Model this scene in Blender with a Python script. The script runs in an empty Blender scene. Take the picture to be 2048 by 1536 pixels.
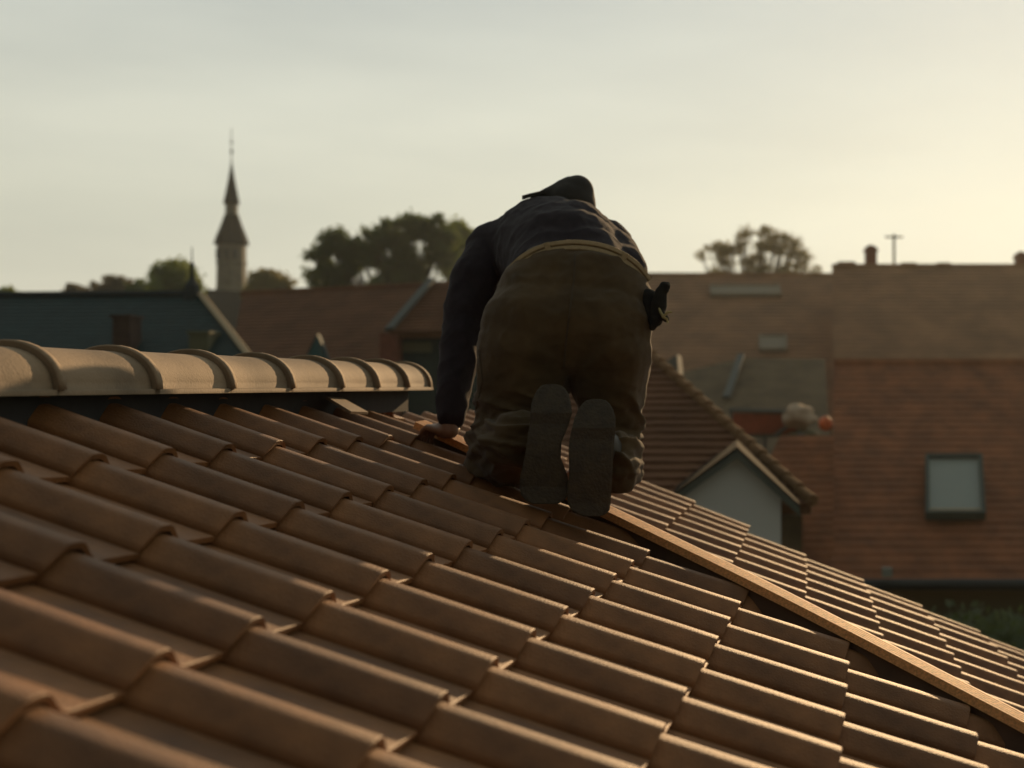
import bpy, bmesh, math, random
from mathutils import Vector, Matrix, noise
R = math.radians
random.seed(7)
scn = bpy.context.scene
COL = scn.collection
HAZE = .00027
U = 0.265                      # one roof-tile cover width in metres

# ------------------------------------------------------------------ camera
cam_d = bpy.data.cameras.new('camera'); cam = bpy.data.objects.new('camera', cam_d); COL.objects.link(cam)
cam_d.sensor_width = 36.0; cam_d.lens = 2800 / 2048 * 36
cam_d.shift_x = -450 / 2048; cam_d.shift_y = 0
cam.rotation_euler = (R(90), 0, 0); cam.location = (0, 0, 0)
cam_d.clip_start = 0.05; cam_d.clip_end = 3000
cam_d.dof.use_dof = True; cam_d.dof.focus_distance = 3.55; cam_d.dof.aperture_fstop = 3.1
scn.camera = cam
scn.render.resolution_x = 1024; scn.render.resolution_y = 768
scn.render.engine = 'CYCLES'
scn.cycles.volume_bounces = 1
scn.cycles.max_bounces = 6

# sun direction, pointing from the scene to the sun
SUN_EL, SUN_AZ = R(14.5), R(15)          # azimuth measured from +Y towards +X
sdir = Vector((math.sin(SUN_AZ) * math.cos(SUN_EL), math.cos(SUN_AZ) * math.cos(SUN_EL), math.sin(SUN_EL)))
w = bpy.data.worlds.new('World'); scn.world = w; w.use_nodes = True
nt = w.node_tree; nt.nodes.clear()
def N(t, kind, **kw):
    n = t.nodes.new(kind)
    for k, v in kw.items(): setattr(n, k, v)
    return n
out = N(nt, 'ShaderNodeOutputWorld'); bg = N(nt, 'ShaderNodeBackground')
sky = N(nt, 'ShaderNodeTexSky', sky_type='NISHITA', sun_disc=False)
sky.sun_elevation = SUN_EL; sky.sun_rotation = SUN_AZ
sky.air_density = 1.0; sky.dust_density = .6; sky.ozone_density = 1.5; sky.altitude = 200
# thin high cloud veil over the sky, faint streaks
tc = N(nt, 'ShaderNodeTexCoord'); mp = N(nt, 'ShaderNodeMapping'); mp.inputs['Scale'].default_value = (1.6, 1.6, 8)
mp.inputs['Rotation'].default_value = (R(6), R(-12), 0)
nz = N(nt, 'ShaderNodeTexNoise'); nz.inputs['Scale'].default_value = 1.6; nz.inputs['Detail'].default_value = 5; nz.inputs['Roughness'].default_value = .5
rmp = N(nt, 'ShaderNodeMapRange'); rmp.inputs['From Min'].default_value = .3; rmp.inputs['From Max'].default_value = .7
rmp.inputs['To Min'].default_value = .91; rmp.inputs['To Max'].default_value = .98
mx = N(nt, 'ShaderNodeMix', data_type='RGBA'); 
sep = N(nt, 'ShaderNodeSeparateXYZ'); nt.links.new(tc.outputs['Generated'], sep.inputs[0])
vr_ = N(nt, 'ShaderNodeValToRGB'); nt.links.new(sep.outputs['Z'], vr_.inputs[0])
vr_.color_ramp.elements[0].position = 0.0; vr_.color_ramp.elements[0].color = (.63, .59, .47, 1)
vr_.color_ramp.elements[1].position = .9; vr_.color_ramp.elements[1].color = (.34, .39, .38, 1)
e_ = vr_.color_ramp.elements.new(.12); e_.color = (.62, .61, .49, 1)
e_ = vr_.color_ramp.elements.new(.28); e_.color = (.54, .565, .51, 1)
sd_ = N(nt, 'ShaderNodeVectorMath', operation='DOT_PRODUCT'); sd_.inputs[1].default_value = sdir; nt.links.new(tc.outputs['Generated'], sd_.inputs[0])
sr_ = N(nt, 'ShaderNodeMapRange'); nt.links.new(sd_.outputs['Value'], sr_.inputs['Value'])     # the veil scatters more light towards the sun
sr_.inputs['From Min'].default_value = -1; sr_.inputs['From Max'].default_value = 1; sr_.inputs['To Min'].default_value = 2.2; sr_.inputs['To Max'].default_value = 11.2
vm = N(nt, 'ShaderNodeVectorMath', operation='SCALE')
cl_ = N(nt, 'ShaderNodeMapRange'); cl_.inputs['From Min'].default_value = .35; cl_.inputs['From Max'].default_value = .68; cl_.inputs['To Min'].default_value = .955; cl_.inputs['To Max'].default_value = 1.13
nt.links.new(nz.outputs['Fac'], cl_.inputs['Value'])
mu_ = N(nt, 'ShaderNodeMath', operation='MULTIPLY'); nt.links.new(sr_.outputs[0], mu_.inputs[0]); nt.links.new(cl_.outputs[0], mu_.inputs[1]); nt.links.new(mu_.outputs[0], vm.inputs['Scale'])
nt.links.new(vr_.outputs[0], vm.inputs[0]); nt.links.new(vm.outputs[0], mx.inputs['B'])
nt.links.new(tc.outputs['Generated'], mp.inputs['Vector']); nt.links.new(mp.outputs[0], nz.inputs['Vector'])
nt.links.new(nz.outputs['Fac'], rmp.inputs['Value']); nt.links.new(rmp.outputs[0], mx.inputs['Factor'])
nt.links.new(sky.outputs[0], mx.inputs['A']); nt.links.new(mx.outputs['Result'], bg.inputs['Color'])
bg.inputs['Strength'].default_value = 0.10
nt.links.new(bg.outputs[0], out.inputs[0])
sl = bpy.data.lights.new('sun', 'SUN'); so = bpy.data.objects.new('sun', sl); COL.objects.link(so)
sl.energy = 4.4; sl.angle = R(0.5); sl.color = (1.0, .66, .34)
so.rotation_euler = sdir.to_track_quat('Z', 'Y').to_euler()
vs = scn.view_settings
vs.view_transform = 'Standard'; vs.look = 'None'; vs.exposure = 0; vs.gamma = 1; vs.use_curve_mapping = False

# ------------------------------------------------------------------ helpers
def mat(name, col, rough=.8, var=.25, scale=30, bump=0, bscale=200, obj_var=0, spec=.5, col2=None, stretch=(1, 1, 1), sheen=0, metal=0, transl=None):
    m = bpy.data.materials.new(name); m.use_nodes = True; t = m.node_tree; b = t.nodes['Principled BSDF']
    b.inputs['Roughness'].default_value = rough; b.inputs['Specular IOR Level'].default_value = spec; b.inputs['Metallic'].default_value = metal
    if sheen: b.inputs['Sheen Weight'].default_value = sheen; b.inputs['Sheen Roughness'].default_value = .4
    c = N(t, 'ShaderNodeTexCoord'); mpn = N(t, 'ShaderNodeMapping'); mpn.inputs['Scale'].default_value = stretch
    n1 = N(t, 'ShaderNodeTexNoise'); n1.inputs['Scale'].default_value = scale; n1.inputs['Detail'].default_value = 6; n1.inputs['Roughness'].default_value = .6
    t.links.new(c.outputs['Object'], mpn.inputs[0]); t.links.new(mpn.outputs[0], n1.inputs['Vector'])
    r = N(t, 'ShaderNodeMapRange'); r.inputs['From Min'].default_value = .3; r.inputs['From Max'].default_value = .7
    r.inputs['To Min'].default_value = 0; r.inputs['To Max'].default_value = 1
    t.links.new(n1.outputs['Fac'], r.inputs['Value'])
    m1 = N(t, 'ShaderNodeMix', data_type='RGBA')
    if col2 is None: col2 = [min(1, x * (1 + var)) for x in col]; colA = [x * (1 - var) for x in col]
    else: colA = col
    m1.inputs['A'].default_value = (*colA, 1); m1.inputs['B'].default_value = (*col2, 1)
    t.links.new(r.outputs[0], m1.inputs['Factor'])
    last = m1.outputs['Result']
    if obj_var:
        oi = N(t, 'ShaderNodeObjectInfo'); r2 = N(t, 'ShaderNodeMapRange')
        r2.inputs['To Min'].default_value = 1 - obj_var; r2.inputs['To Max'].default_value = 1 + obj_var
        t.links.new(oi.outputs['Random'], r2.inputs['Value'])
        hs = N(t, 'ShaderNodeHueSaturation'); t.links.new(r2.outputs[0], hs.inputs['Value']); t.links.new(last, hs.inputs['Color']); last = hs.outputs[0]
    t.links.new(last, b.inputs['Base Color'])
    if bump:
        n2 = N(t, 'ShaderNodeTexNoise'); n2.inputs['Scale'].default_value = bscale; n2.inputs['Detail'].default_value = 5
        t.links.new(mpn.outputs[0], n2.inputs['Vector'])
        bp = N(t, 'ShaderNodeBump'); bp.inputs['Strength'].default_value = bump; bp.inputs['Distance'].default_value = .004
        t.links.new(n2.outputs['Fac'], bp.inputs['Height']); t.links.new(bp.outputs[0], b.inputs['Normal'])
    if transl:
        o = t.nodes['Material Output']; tr = N(t, 'ShaderNodeBsdfTranslucent'); tr.inputs['Color'].default_value = (*transl, 1)
        ms = N(t, 'ShaderNodeMixShader'); ms.inputs[0].default_value = .4
        t.links.new(b.outputs[0], ms.inputs[1]); t.links.new(tr.outputs[0], ms.inputs[2]); t.links.new(ms.outputs[0], o.inputs['Surface'])
    return m

def link(name, me, m=None, parent=None, smooth=False):
    o = bpy.data.objects.new(name, me); COL.objects.link(o)
    if m and not me.materials: me.materials.append(m)
    if parent: o.parent = parent
    if smooth: me.shade_smooth()
    return o
def from_bm(name, bm, m=None, parent=None, smooth=False):
    me = bpy.data.meshes.new(name); bm.to_mesh(me); bm.free()
    return link(name, me, m, parent, smooth)
def tag(o, label=None, cat=None, group=None, kind=None):
    if label: o['label'] = label
    if cat: o['category'] = cat
    if group: o['group'] = group
    if kind: o['kind'] = kind
    return o
def empty(name, loc, label, cat, group=None):
    o = bpy.data.objects.new(name, None); COL.objects.link(o); o.location = loc; o.empty_display_size = .2
    tag(o, label, cat, group); bpy.context.view_layer.update(); return o
def into(o, parent):           # parent keeping the world placement (parents here are unrotated empties)
    o.parent = parent; o.matrix_parent_inverse = Matrix.Translation(-Vector(parent.location)); return o
def box(bm, lo, hi, M=None, bevel=0):
    vs_ = [bm.verts.new(((lo[0], hi[0])[i & 1], (lo[1], hi[1])[i >> 1 & 1], (lo[2], hi[2])[i >> 2 & 1])) for i in range(8)]
    fs = [bm.faces.new([vs_[i] for i in f]) for f in ((0, 2, 3, 1), (4, 5, 7, 6), (0, 1, 5, 4), (2, 6, 7, 3), (0, 4, 6, 2), (1, 3, 7, 5))]
    if M is not None:
        for v in vs_: v.co = M @ v.co
    if bevel:
        es = list({e for f in fs for e in f.edges}); bmesh.ops.bevel(bm, geom=es, offset=bevel, segments=2, affect='EDGES', profile=.6)
def prism(bm, pts, dirv):      # closed polygon pts (3D) extruded by dirv
    a = [bm.verts.new(p) for p in pts]; b = [bm.verts.new(Vector(p) + Vector(dirv)) for p in pts]
    bm.faces.new(a); bm.faces.new(b[::-1])
    n = len(a)
    for i in range(n): bm.faces.new((a[i], b[i], b[(i + 1) % n], a[(i + 1) % n]))
    bmesh.ops.recalc_face_normals(bm, faces=bm.faces)
def tube(bm, pts, rad, seg=8, cap=True):
    rings = []
    pts = [Vector(p) for p in pts]
    for i, p in enumerate(pts):
        t = (pts[min(i + 1, len(pts) - 1)] - pts[max(i - 1, 0)]).normalized()
        up = Vector((0, 0, 1)) if abs(t.z) < .9 else Vector((1, 0, 0))
        a = t.cross(up).normalized(); b = t.cross(a)
        r = rad[i] if isinstance(rad, (list, tuple)) else rad
        rings.append([bm.verts.new(p + a * r * math.cos(k * 2 * math.pi / seg) + b * r * math.sin(k * 2 * math.pi / seg)) for k in range(seg)])
    for A, B in zip(rings, rings[1:]):
        for k in range(seg): bm.faces.new((A[k], A[(k + 1) % seg], B[(k + 1) % seg], B[k]))
    if cap: bm.faces.new(rings[0][::-1]); bm.faces.new(rings[-1])
def lathe(bm, prof, c, seg=12, rot=0):
    c = Vector(c); rings = []
    for r, z in prof:
        rings.append([bm.verts.new(c + Vector((r * math.cos(rot + k * 2 * math.pi / seg), r * math.sin(rot + k * 2 * math.pi / seg), z))) for k in range(seg)])
    for A, B in zip(rings, rings[1:]):
        for k in range(seg): bm.faces.new((A[k], A[(k + 1) % seg], B[(k + 1) % seg], B[k]))
    bm.faces.new(rings[0][::-1]); bm.faces.new(rings[-1])
def P(x, y, D):                # survey point: bearing and height of a point seen at (x, y), D metres ahead
    return Vector(((x - 1474) / 2800 * D, D, (768 - y) / 2800 * D))

# ------------------------------------------------------------------ materials
M_tile = mat('terracotta_tile', (.175, .074, .024), .6, .34, 9, .5, 230, .22, spec=.27)
M_tile2 = mat('terracotta_tile_far', (.175, .072, .026), .6, .3, 14, .4, 260, .16, spec=.24)
M_ridge = mat('ridge_tile_clay', (.23, .160, .095), .78, .30, 5, .35, 140, .16, spec=.28)
M_deck = mat('roof_membrane', (.02, .018, .016), .9)
M_plank = mat('sawn_wood', (.62, .29, .095), .6, .35, 6, .6, 40, stretch=(1, 30, 30), spec=.4)
M_render = mat('rendered_wall', (.34, .30, .25), .9, .1, 3, .2, 60)
M_slate = mat('green_slate', (.008, .026, .023), .8, .25, 3, .2, 40)
M_slate2 = mat('dark_slate', (.010, .010, .007), .95, .25, 3, spec=.05)
M_stone = mat('tower_stone', (.12, .105, .07), .9, .25, 1.5)
M_trim = mat('pale_trim', (.34, .25, .14), .85, .1)
M_blue = mat('zinc_verge', (.10, .105, .095), .95, .1, spec=.2)
M_red = mat('red_plain_tiles', (.205, .074, .026), .9, .35, 2.5, .3, 30)
M_brown = mat('brown_tiles', (.12, .054, .025), .95, .3, 1.2, .3, 20, spec=.2)
M_brown2 = mat('flare_lightened_tiles', (.20, .098, .042), .95, .3, .8, .3, 20)  # flare haze over the far roofs put into a lighter tile colour
M_teal = mat('teal_cladding', (.025, .085, .085), .9, .15)
M_white = mat('white_plaster', (.42, .42, .39), .9, .05, 2)
M_glass = mat('blind_glass', (.20, .22, .18), .5, .05, spec=.6)
M_frame = mat('window_frame', (.06, .07, .055), .9, .1)
M_dark = mat('dark_paint', (.012, .016, .013), .7, .2)
M_brick2 = mat('sooty_brick', (.055, .030, .018), .9, .3, 6)
M_brick = mat('brick_chimney', (.16, .055, .03), .9, .3, 6)
M_orange = mat('orange_sheet', (.55, .13, .03), .6, .2, 4)
M_bark = mat('bark', (.045, .034, .024), .9, .3)
M_leafA = mat('leaf_green', (.08, .11, .022), .6, .4, .6, transl=(.32, .36, .06))
M_leafB = mat('leaf_dark', (.05, .072, .02), .6, .5, .5, transl=(.17, .21, .04))
M_leafC = mat('leaf_brown', (.10, .085, .045), .7, .4, .6, transl=(.26, .2, .09))
M_grass = mat('grass', (.045, .06, .025), .95, .35, .4, .3, 8)
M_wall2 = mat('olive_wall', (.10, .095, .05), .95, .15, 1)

M_ridge_far = mat('hip_tile_clay', (.15, .08, .035), .95, .2, 6, spec=.15)
M_olive_roof = mat('mossy_roof', (.10, .072, .040), .95, .3, 2, spec=.2)
M_sun_block = mat('sun_block_wood', (.07, .035, .016), .95, .3, 10)  # for the added strip that blocks sun under the plank
M_rust = mat('rust_board', (.22, .045, .015), .8, .3, 3)
M_sack = mat('beige_sack', (.36, .27, .18), .9, .15, 6)
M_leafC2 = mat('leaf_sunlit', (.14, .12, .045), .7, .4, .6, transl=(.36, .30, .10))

# ------------------------------------------------------------------ the tiled roof surface (units of one tile width)
TH = -.00123
AL, PT, O = .093239855, .38242992, Vector((-5.42018, 9.77739, -.072834))
LT = 1.09439; A3, A4, B2, TW, SLO = -.1418527, -.0758813, .3745996, .064947, -.0100508
AL2, PT2, O2 = .0521735, .3897616, Vector((-1.001116, 20.53133, -2.062744))
def frame(al, p):
    e = Vector((math.sin(al), math.cos(al), 0)); d0 = Vector((math.cos(al), -math.sin(al), 0))
    d = d0 * math.cos(p) - Vector((0, 0, math.sin(p))); n = d.cross(e)
    if n.z < 0: n = -n
    return e, d, n.normalized()
e1, d1, n1 = frame(AL, PT); e2, d2, n2 = frame(AL2, PT2)
def S(u, v, h=0):
    uu = max(min(u, 9), -9)
    return (O + (e1 + Vector((0, 0, SLO))) * u + d1 * LT * v + n1 * (h + A3 * uu ** 3 / 1000 + A4 * uu ** 4 / 1e4 * (1 if u > 0 else 0) + B2 * v * v / 100 + TW * u * v / 100)) * U
def S2(u, v, h=0):
    return (O2 + (e2 + Vector((0, 0, SLO))) * u + d2 * LT * v + n2 * (h - .012 * max(0, u - 1) ** 2 * max(0, v + 1) / 6)) * U
def px(X):
    return 1474 + 2800 * X.x / X.y, 768 - 2800 * X.z / X.y

PROF = [(-.238, -.010), (-.233, .018), (-.218, .034), (-.190, .057), (-.150, .088), (-.118, .112), (-.098, .125), (-.078, .133), (-.05, .137), (0, .138), (.045, .135), (.08, .125), (.12, .100),
        (.17, .060), (.22, .026), (.27, .006), (.32, -.002), (.45, -.008), (.60, -.012), (.73, -.016), (.79, -.032)]
def tile_mesh(name, seed, m):
    rnd = random.Random(seed); bm = bmesh.new(); TK = .042; TILT = .062; CR = .138
    ys = [-.10, 0.0, .35, .7, .985, 1.0]
    top = []; bot = []
    def z(x, p, y): return p - CR + TILT * (y - 1)
    for y in ys:
        rt, rb = [], []
        for i, (x, p) in enumerate(PROF):
            wob = noise.noise(Vector((x * 3 + seed, y * 2, seed * 1.7))) * .0035
            zz = z(x, p, y) + wob
            if y == 1.0: zz -= .003
            rt.append(bm.verts.new((x * U, y * LT * U, zz * U)))
            tk = TK if x > -.2 else TK * .7
            rb.append(bm.verts.new((x * U, (y - (.004 if y == 1 else 0)) * LT * U, (zz - tk) * U)))
        top.append(rt); bot.append(rb)
    n = len(PROF)
    for a in range(len(ys) - 1):
        for i in range(n - 1):
            bm.faces.new((top[a][i], top[a][i + 1], top[a + 1][i + 1], top[a + 1][i])).smooth = True
    for a in (0, len(ys) - 1):
        for i in range(n - 1): bm.faces.new((top[a][i], bot[a][i], bot[a][i + 1], top[a][i + 1]))
    for i in (0, n - 1):
        for a in range(len(ys) - 1): bm.faces.new((top[a][i], top[a + 1][i], bot[a + 1][i], bot[a][i]))
    bmesh.ops.recalc_face_normals(bm, faces=bm.faces)
    me = bpy.data.meshes.new(name); bm.to_mesh(me); bm.free(); me.materials.append(m)
    return me

def place_tile(me, surf, u, v, parent, rnd, name='tile'):
    # tile whose lower end lies on row v, crown on column u
    p0 = surf(u, v - 1); p1 = surf(u, v); du = (surf(u + .5, v - .5) - surf(u - .5, v - .5))
    X = du.normalized(); Y = (p1 - p0); sY = Y.length / (LT * U); Y.normalize(); Z = X.cross(Y).normalized()
    if Z.z < 0: Z = -Z
    Xo = Y.cross(Z).normalized()
    if Xo.dot(X) < 0: Xo = -Xo
    j = U * .008
    base = p0 + Z * (rnd.uniform(-.3, .3) * j) + Y * rnd.uniform(-1, 1) * j + X * rnd.uniform(-.6, .6) * j
    a = rnd.gauss(0, .0035)
    X2 = Xo * math.cos(a) + Y * math.sin(a); Y2 = Y * math.cos(a) - Xo * math.sin(a)
    M = Matrix((X2, Y2 * sY, Z)).transposed().to_4x4(); M.translation = base
    o = bpy.data.objects.new(name, me); COL.objects.link(o); o.parent = parent; o.matrix_basis = M
    return o
def inframe(X, m=260):
    if X.y < .3: return False
    a, b = px(X); return -m < a < 2048 + m and 300 < b < 1536 + m * 1.3

# plank line across the roof in (u, v)
PLK = [(7.55, .55), (7.15, 1.5), (6.62, 2.5), (6.0, 3.5), (5.0, 4.95), (4.25, 5.8), (3.4, 6.7), (2.5, 7.6), (1.2, 8.8)]
def plank_u(v):
    if v <= PLK[0][1]: return PLK[0][0] + (PLK[0][1] - v) * .3
    for (a, b), (c, d) in zip(PLK, PLK[1:]):
        if v <= d: return a + (c - a) * (v - b) / (d - b)
    return PLK[-1][0] - (v - PLK[-1][1]) * .9

house = empty('house', (0, 4, -7), 'house under the kneeling roofer, newly covered with brown clay tiles in straight rows', 'house')
bm = bmesh.new()          # deck: grid following the surface, plus the far side of the ridge
gu = [x * 1.0 for x in range(-7, 10)]; gv = [y * 1.0 for y in range(0, 14)]
grid = [[bm.verts.new(S(min(u, plank_u(v) + .35), v, -.24)) for v in gv] for u in gu]
for i in range(len(gu) - 1):
    for k in range(len(gv) - 1): bm.faces.new((grid[i][k], grid[i + 1][k], grid[i + 1][k + 1], grid[i][k + 1]))
back = []
for i, u in enumerate(gu):
    t = S(min(u, 8), 0, -.24); q = S(min(u, 8), 0, -.24); back.append((bm.verts.new(q + Vector((-.12, 0, .012))), bm.verts.new(q + Vector((-3.0, .3, -2.3)))))
for i in range(len(gu) - 1):
    bm.faces.new((grid[i][0], back[i][0], back[i + 1][0], grid[i + 1][0])); bm.faces.new((back[i][0], back[i][1], back[i + 1][1], back[i + 1][0]))
roof = into(from_bm('roof', bm, M_deck), house)
tm = [tile_mesh('tile', s, M_tile) for s in range(3)]
rnd = random.Random(3); cnt = 0
for r in range(1, 14):
    for c in range(-9, 10):
        if c - .1 > plank_u(r - .5) + .45: continue
        if not (inframe(S(c, r)) or inframe(S(c, r - 1))): continue
        o = place_tile(tm[rnd.randrange(3)], S, c, r, roof, rnd); cnt += 1
# upper half-row tucked under the ridge
for c in range(-4, 10):
    place_tile(tm[rnd.randrange(3)], S, c, 0.02, roof, rnd)
bm = bmesh.new(); box(bm, (-4.6, -.6, -7), (2.3, 5.2, -2.95)); into(from_bm('wall', bm, M_render), house)

# cut tiles filling the slope up to the plank: flat pieces, one per course
for r in range(1, 12):
    bm = bmesh.new(); va, vb = r - 1.03, r - .01
    def cu(v, t): return plank_u(v) + t
    a_ = [S(cu(va, -.85), va, -.215), S(cu(va, .22), va, -.20), S(cu(vb, .22), vb, -.165), S(cu(vb, -.85), vb, -.18)]
    if not inframe(a_[0]): bm.free(); continue
    prism(bm, a_, tuple(-n1 * .03 * U)); from_bm('cut_tile', bm, M_tile, roof)

# ridge tiles
UR, VR, HR = .93554, .16008, .068198
def RG(u): return (O + e1 * u + d1 * LT * VR + n1 * HR) * U
def ridge_u(xpix):
    a, b = -6, 40
    for _ in range(60):
        mth = (a + b) / 2
        if px(RG(mth))[0] < xpix: a = mth
        else: b = mth
    return a
js = [ridge_u(x) for x in (115, 310, 460, 580, 680, 752, 812, 860)]
st = js[1] - js[0]
js = [js[0] - st * k for k in (3, 2, 1)] + js
up = Vector((0, 0, 1)); side = Vector((math.cos(AL), -math.sin(AL), 0))
def cap_ring(bm, c, r, foot):
    # c: point of the lower right foot edge; profile goes foot - arc - foot, horizontally symmetric
    W_, H_ = .40 * U, .335 * U; pts = []
    ctr = c - side * W_
    prof = [(W_ + .035 * U, -.012 * U), (W_ + .035 * U, .026 * U), (W_ + .015 * U, .034 * U)]
    for k in range(0, 19):
        a = math.pi * k / 18; s_ = max(0, math.sin(a)) ** .92
        prof.append((W_ * math.cos(a) * r, .03 * U + H_ * s_ * r))
    prof += [(-W_ - .02 * U, .026 * U), (-W_ - .02 * U, -.012 * U)]
    return [bm.verts.new(ctr + side * x + up * z) for x, z in prof]
for i in range(len(js) - 1):
    a, b = js[i], js[i + 1]; bm = bmesh.new()
    # each tile's near end is the wide lip that laps the nearer tile
    st_ = [(a - .06, 1.11), (a - .052, 1.15), (a + .03, 1.15), (a + .045, 1.05), (a + .10, 1.02), (a + (b - a) * .5, 1.0), (b + .02, .985)]
    rg = [cap_ring(bm, RG(u), r, 0) for u, r in st_]
    for A, B in zip(rg, rg[1:]):
        for k in range(len(A) - 1): bm.faces.new((A[k], A[k + 1], B[k + 1], B[k])).smooth = True
    inner = cap_ring(bm, RG(a - .05), .99, 0)
    for k in range(len(inner) - 1): bm.faces.new((inner[k], inner[k + 1], rg[0][k + 1], rg[0][k]))
    bmesh.ops.recalc_face_normals(bm, faces=bm.faces)
    from_bm('ridge_tile', bm, M_ridge, roof)
bm = bmesh.new()
rg = [cap_ring(bm, RG(js[-1] + t), r, 0) for t, r in ((-.06, 1.06), (-.055, 1.09), (.02, 1.09), (.05, 1.06))]
for A, B in zip(rg, rg[1:]):
    for k in range(len(A) - 1): bm.faces.new((A[k], A[k + 1], B[k + 1], B[k]))
bm.faces.new(rg[-1]); bm.faces.new(rg[0][::-1])
o = from_bm('ridge_end_cap', bm, M_ridge, roof)
# timber ridge board under the caps
bm = bmesh.new()
A_, B_ = RG(js[0]) - side * .30 * U - up * .30 * U, RG(js[-1] - .4) - side * .30 * U - up * .30 * U
prism(bm, [A_, A_ + side * .12 * U, A_ + side * .12 * U + up * .3 * U, A_ + up * .3 * U], B_ - A_)
from_bm('ridge_board', bm, M_deck, roof)

# clay offcut lying under the ridge
bm = bmesh.new()
c0 = P(0, 0, 1)
uo = ridge_u(690)
q = [S(uo - .38, .10, .085), S(uo + .12, .10, .085), S(uo + .02, .46, .055), S(uo - .55, .46, .055)]
prism(bm, q, tuple(-n1 * .03 * U))
o = from_bm('tile_offcut', bm, M_ridge); tag(o, 'small flat tile offcut poking out from under the ridge tiles, left of the roofer', 'tile offcut')

# ------------------------------------------------------------------ neighbouring lower roof beyond the plank
house2 = empty('row_house', (2, 9, -7), 'lower neighbouring house beyond the wooden plank, roofed with the same brown tiles', 'house')
bm = bmesh.new()
prism(bm, [S2(-5, -3.2, -.24), S2(4.85, -3.2, -.24), S2(4.85, 12, -.24), S2(-5, 12, -.24)], (0, 0, -.08))
roof2 = into(from_bm('roof', bm, M_deck), house2)
tm2 = [tile_mesh('tile', s + 5, M_tile2) for s in range(3)]
def front_uv(X):
    Y = X / U - O; return Y.dot(e1), Y.dot(d1) / LT
for r in range(-3, 12):
    for c in range(-12, 6):
        X = S2(c, r)
        u_, v_ = front_uv(X)
        if u_ < plank_u(v_) + .9 or v_ < -.3: continue
        if c == 5 and r > 1: continue
        if not (inframe(X) or inframe(S2(c, r - 1))): continue
        place_tile(tm2[rnd.randrange(3)], S2, c, r, roof2, rnd)
bm = bmesh.new(); box(bm, (-1.2, 3.0, -7), (3.6, 6.4, -3.4)); into(from_bm('wall', bm, M_render), house2)

# ------------------------------------------------------------------ wooden plank
bm = bmesh.new(); secs = []
WID, THK = .37, .085
for i in range(41):
    v = .80 + (9.4 - .80) * i / 40
    u = plank_u(v) ; u0 = plank_u(v - .4); u1 = plank_u(v + .4)
    u = (u + u0 + u1) / 3
    ring = []
    # ribbed top: shallow grooves along the board
    prof = [(0, .0)] + [(0, THK - .008), (.008, THK)]
    for g in range(4):
        x0 = .045 + g * .075
        prof += [(x0, THK), (x0 + .012, THK - .012), (x0 + .026, THK - .012), (x0 + .038, THK)]
    prof += [(WID - .008, THK), (WID, THK - .008), (WID, 0)]
    for a, h in prof:
        ring.append(bm.verts.new(S(u - .05, v, h + .004 + a * .04) + e1 * a * U))
    secs.append(ring)
for A, B in zip(secs, secs[1:]):
    n = len(A)
    for k in range(n): bm.faces.new((A[k], A[(k + 1) % n], B[(k + 1) % n], B[k]))
bm.faces.new(secs[0][::-1]); bm.faces.new(secs[-1])
bmesh.ops.recalc_face_normals(bm, faces=bm.faces)
pl = empty('plank', S(plank_u(4), 4, 0), None, None); pl.name = 'plank'
into(from_bm('board', bm, M_plank), pl)
bm = bmesh.new(); secs = []  # added filler strip below the board, keeps sunlight from passing underneath
for i in range(41):
    v = .9 + (9.4 - .9) * i / 40; u = (plank_u(v) + plank_u(v - .4) + plank_u(v + .4)) / 3
    secs.append([bm.verts.new(S(u + a, v, h)) for a, h in ((.0, -.24), (.0, .0), (.22, .0), (.22, -.24))])
for A, B in zip(secs, secs[1:]):
    for k in range(4): bm.faces.new((A[k], A[(k + 1) % 4], B[(k + 1) % 4], B[k]))
bm.faces.new(secs[0][::-1]); bm.faces.new(secs[-1]); bmesh.ops.recalc_face_normals(bm, faces=bm.faces)
into(from_bm('sun_block', bm, M_sun_block), pl)
o = pl; tag(o, 'long grooved wooden plank lying down the roof slope from under the roofer to the right', 'plank')

# ------------------------------------------------------------------ the roofer
M_skin = mat('skin', (.20, .105, .06), .55, .1, 60)
M_shirt = mat('navy_cloth', (.022, .016, .018), .95, .2, 40, .35, 500, sheen=.05, spec=.2)
M_trou = mat('olive_work_cloth', (.068, .041, .015), .9, .3, 9, .5, 420, sheen=.12, spec=.3)
M_belt = mat('tan_webbing', (.30, .215, .105), .8, .15, 90, .5, 500)
M_sole = mat('rubber_sole', (.036, .024, .009), .75, .35, 40, .9, 120)
M_boot = mat('boot_leather', (.022, .018, .012), .6, .2, 60, .4, 300)
M_cap = mat('cap_cloth', (.022, .017, .011), .9, .2, 60, .4, 500)
M_glove = mat('glove_cloth', (.016, .014, .011), .95, .2, spec=.15)
M_glove2 = mat('glove_sunlit_yellow', (.30, .24, .09), .8, .1)  # sunlight on the glove fingers, put into a yellow colour

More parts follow.
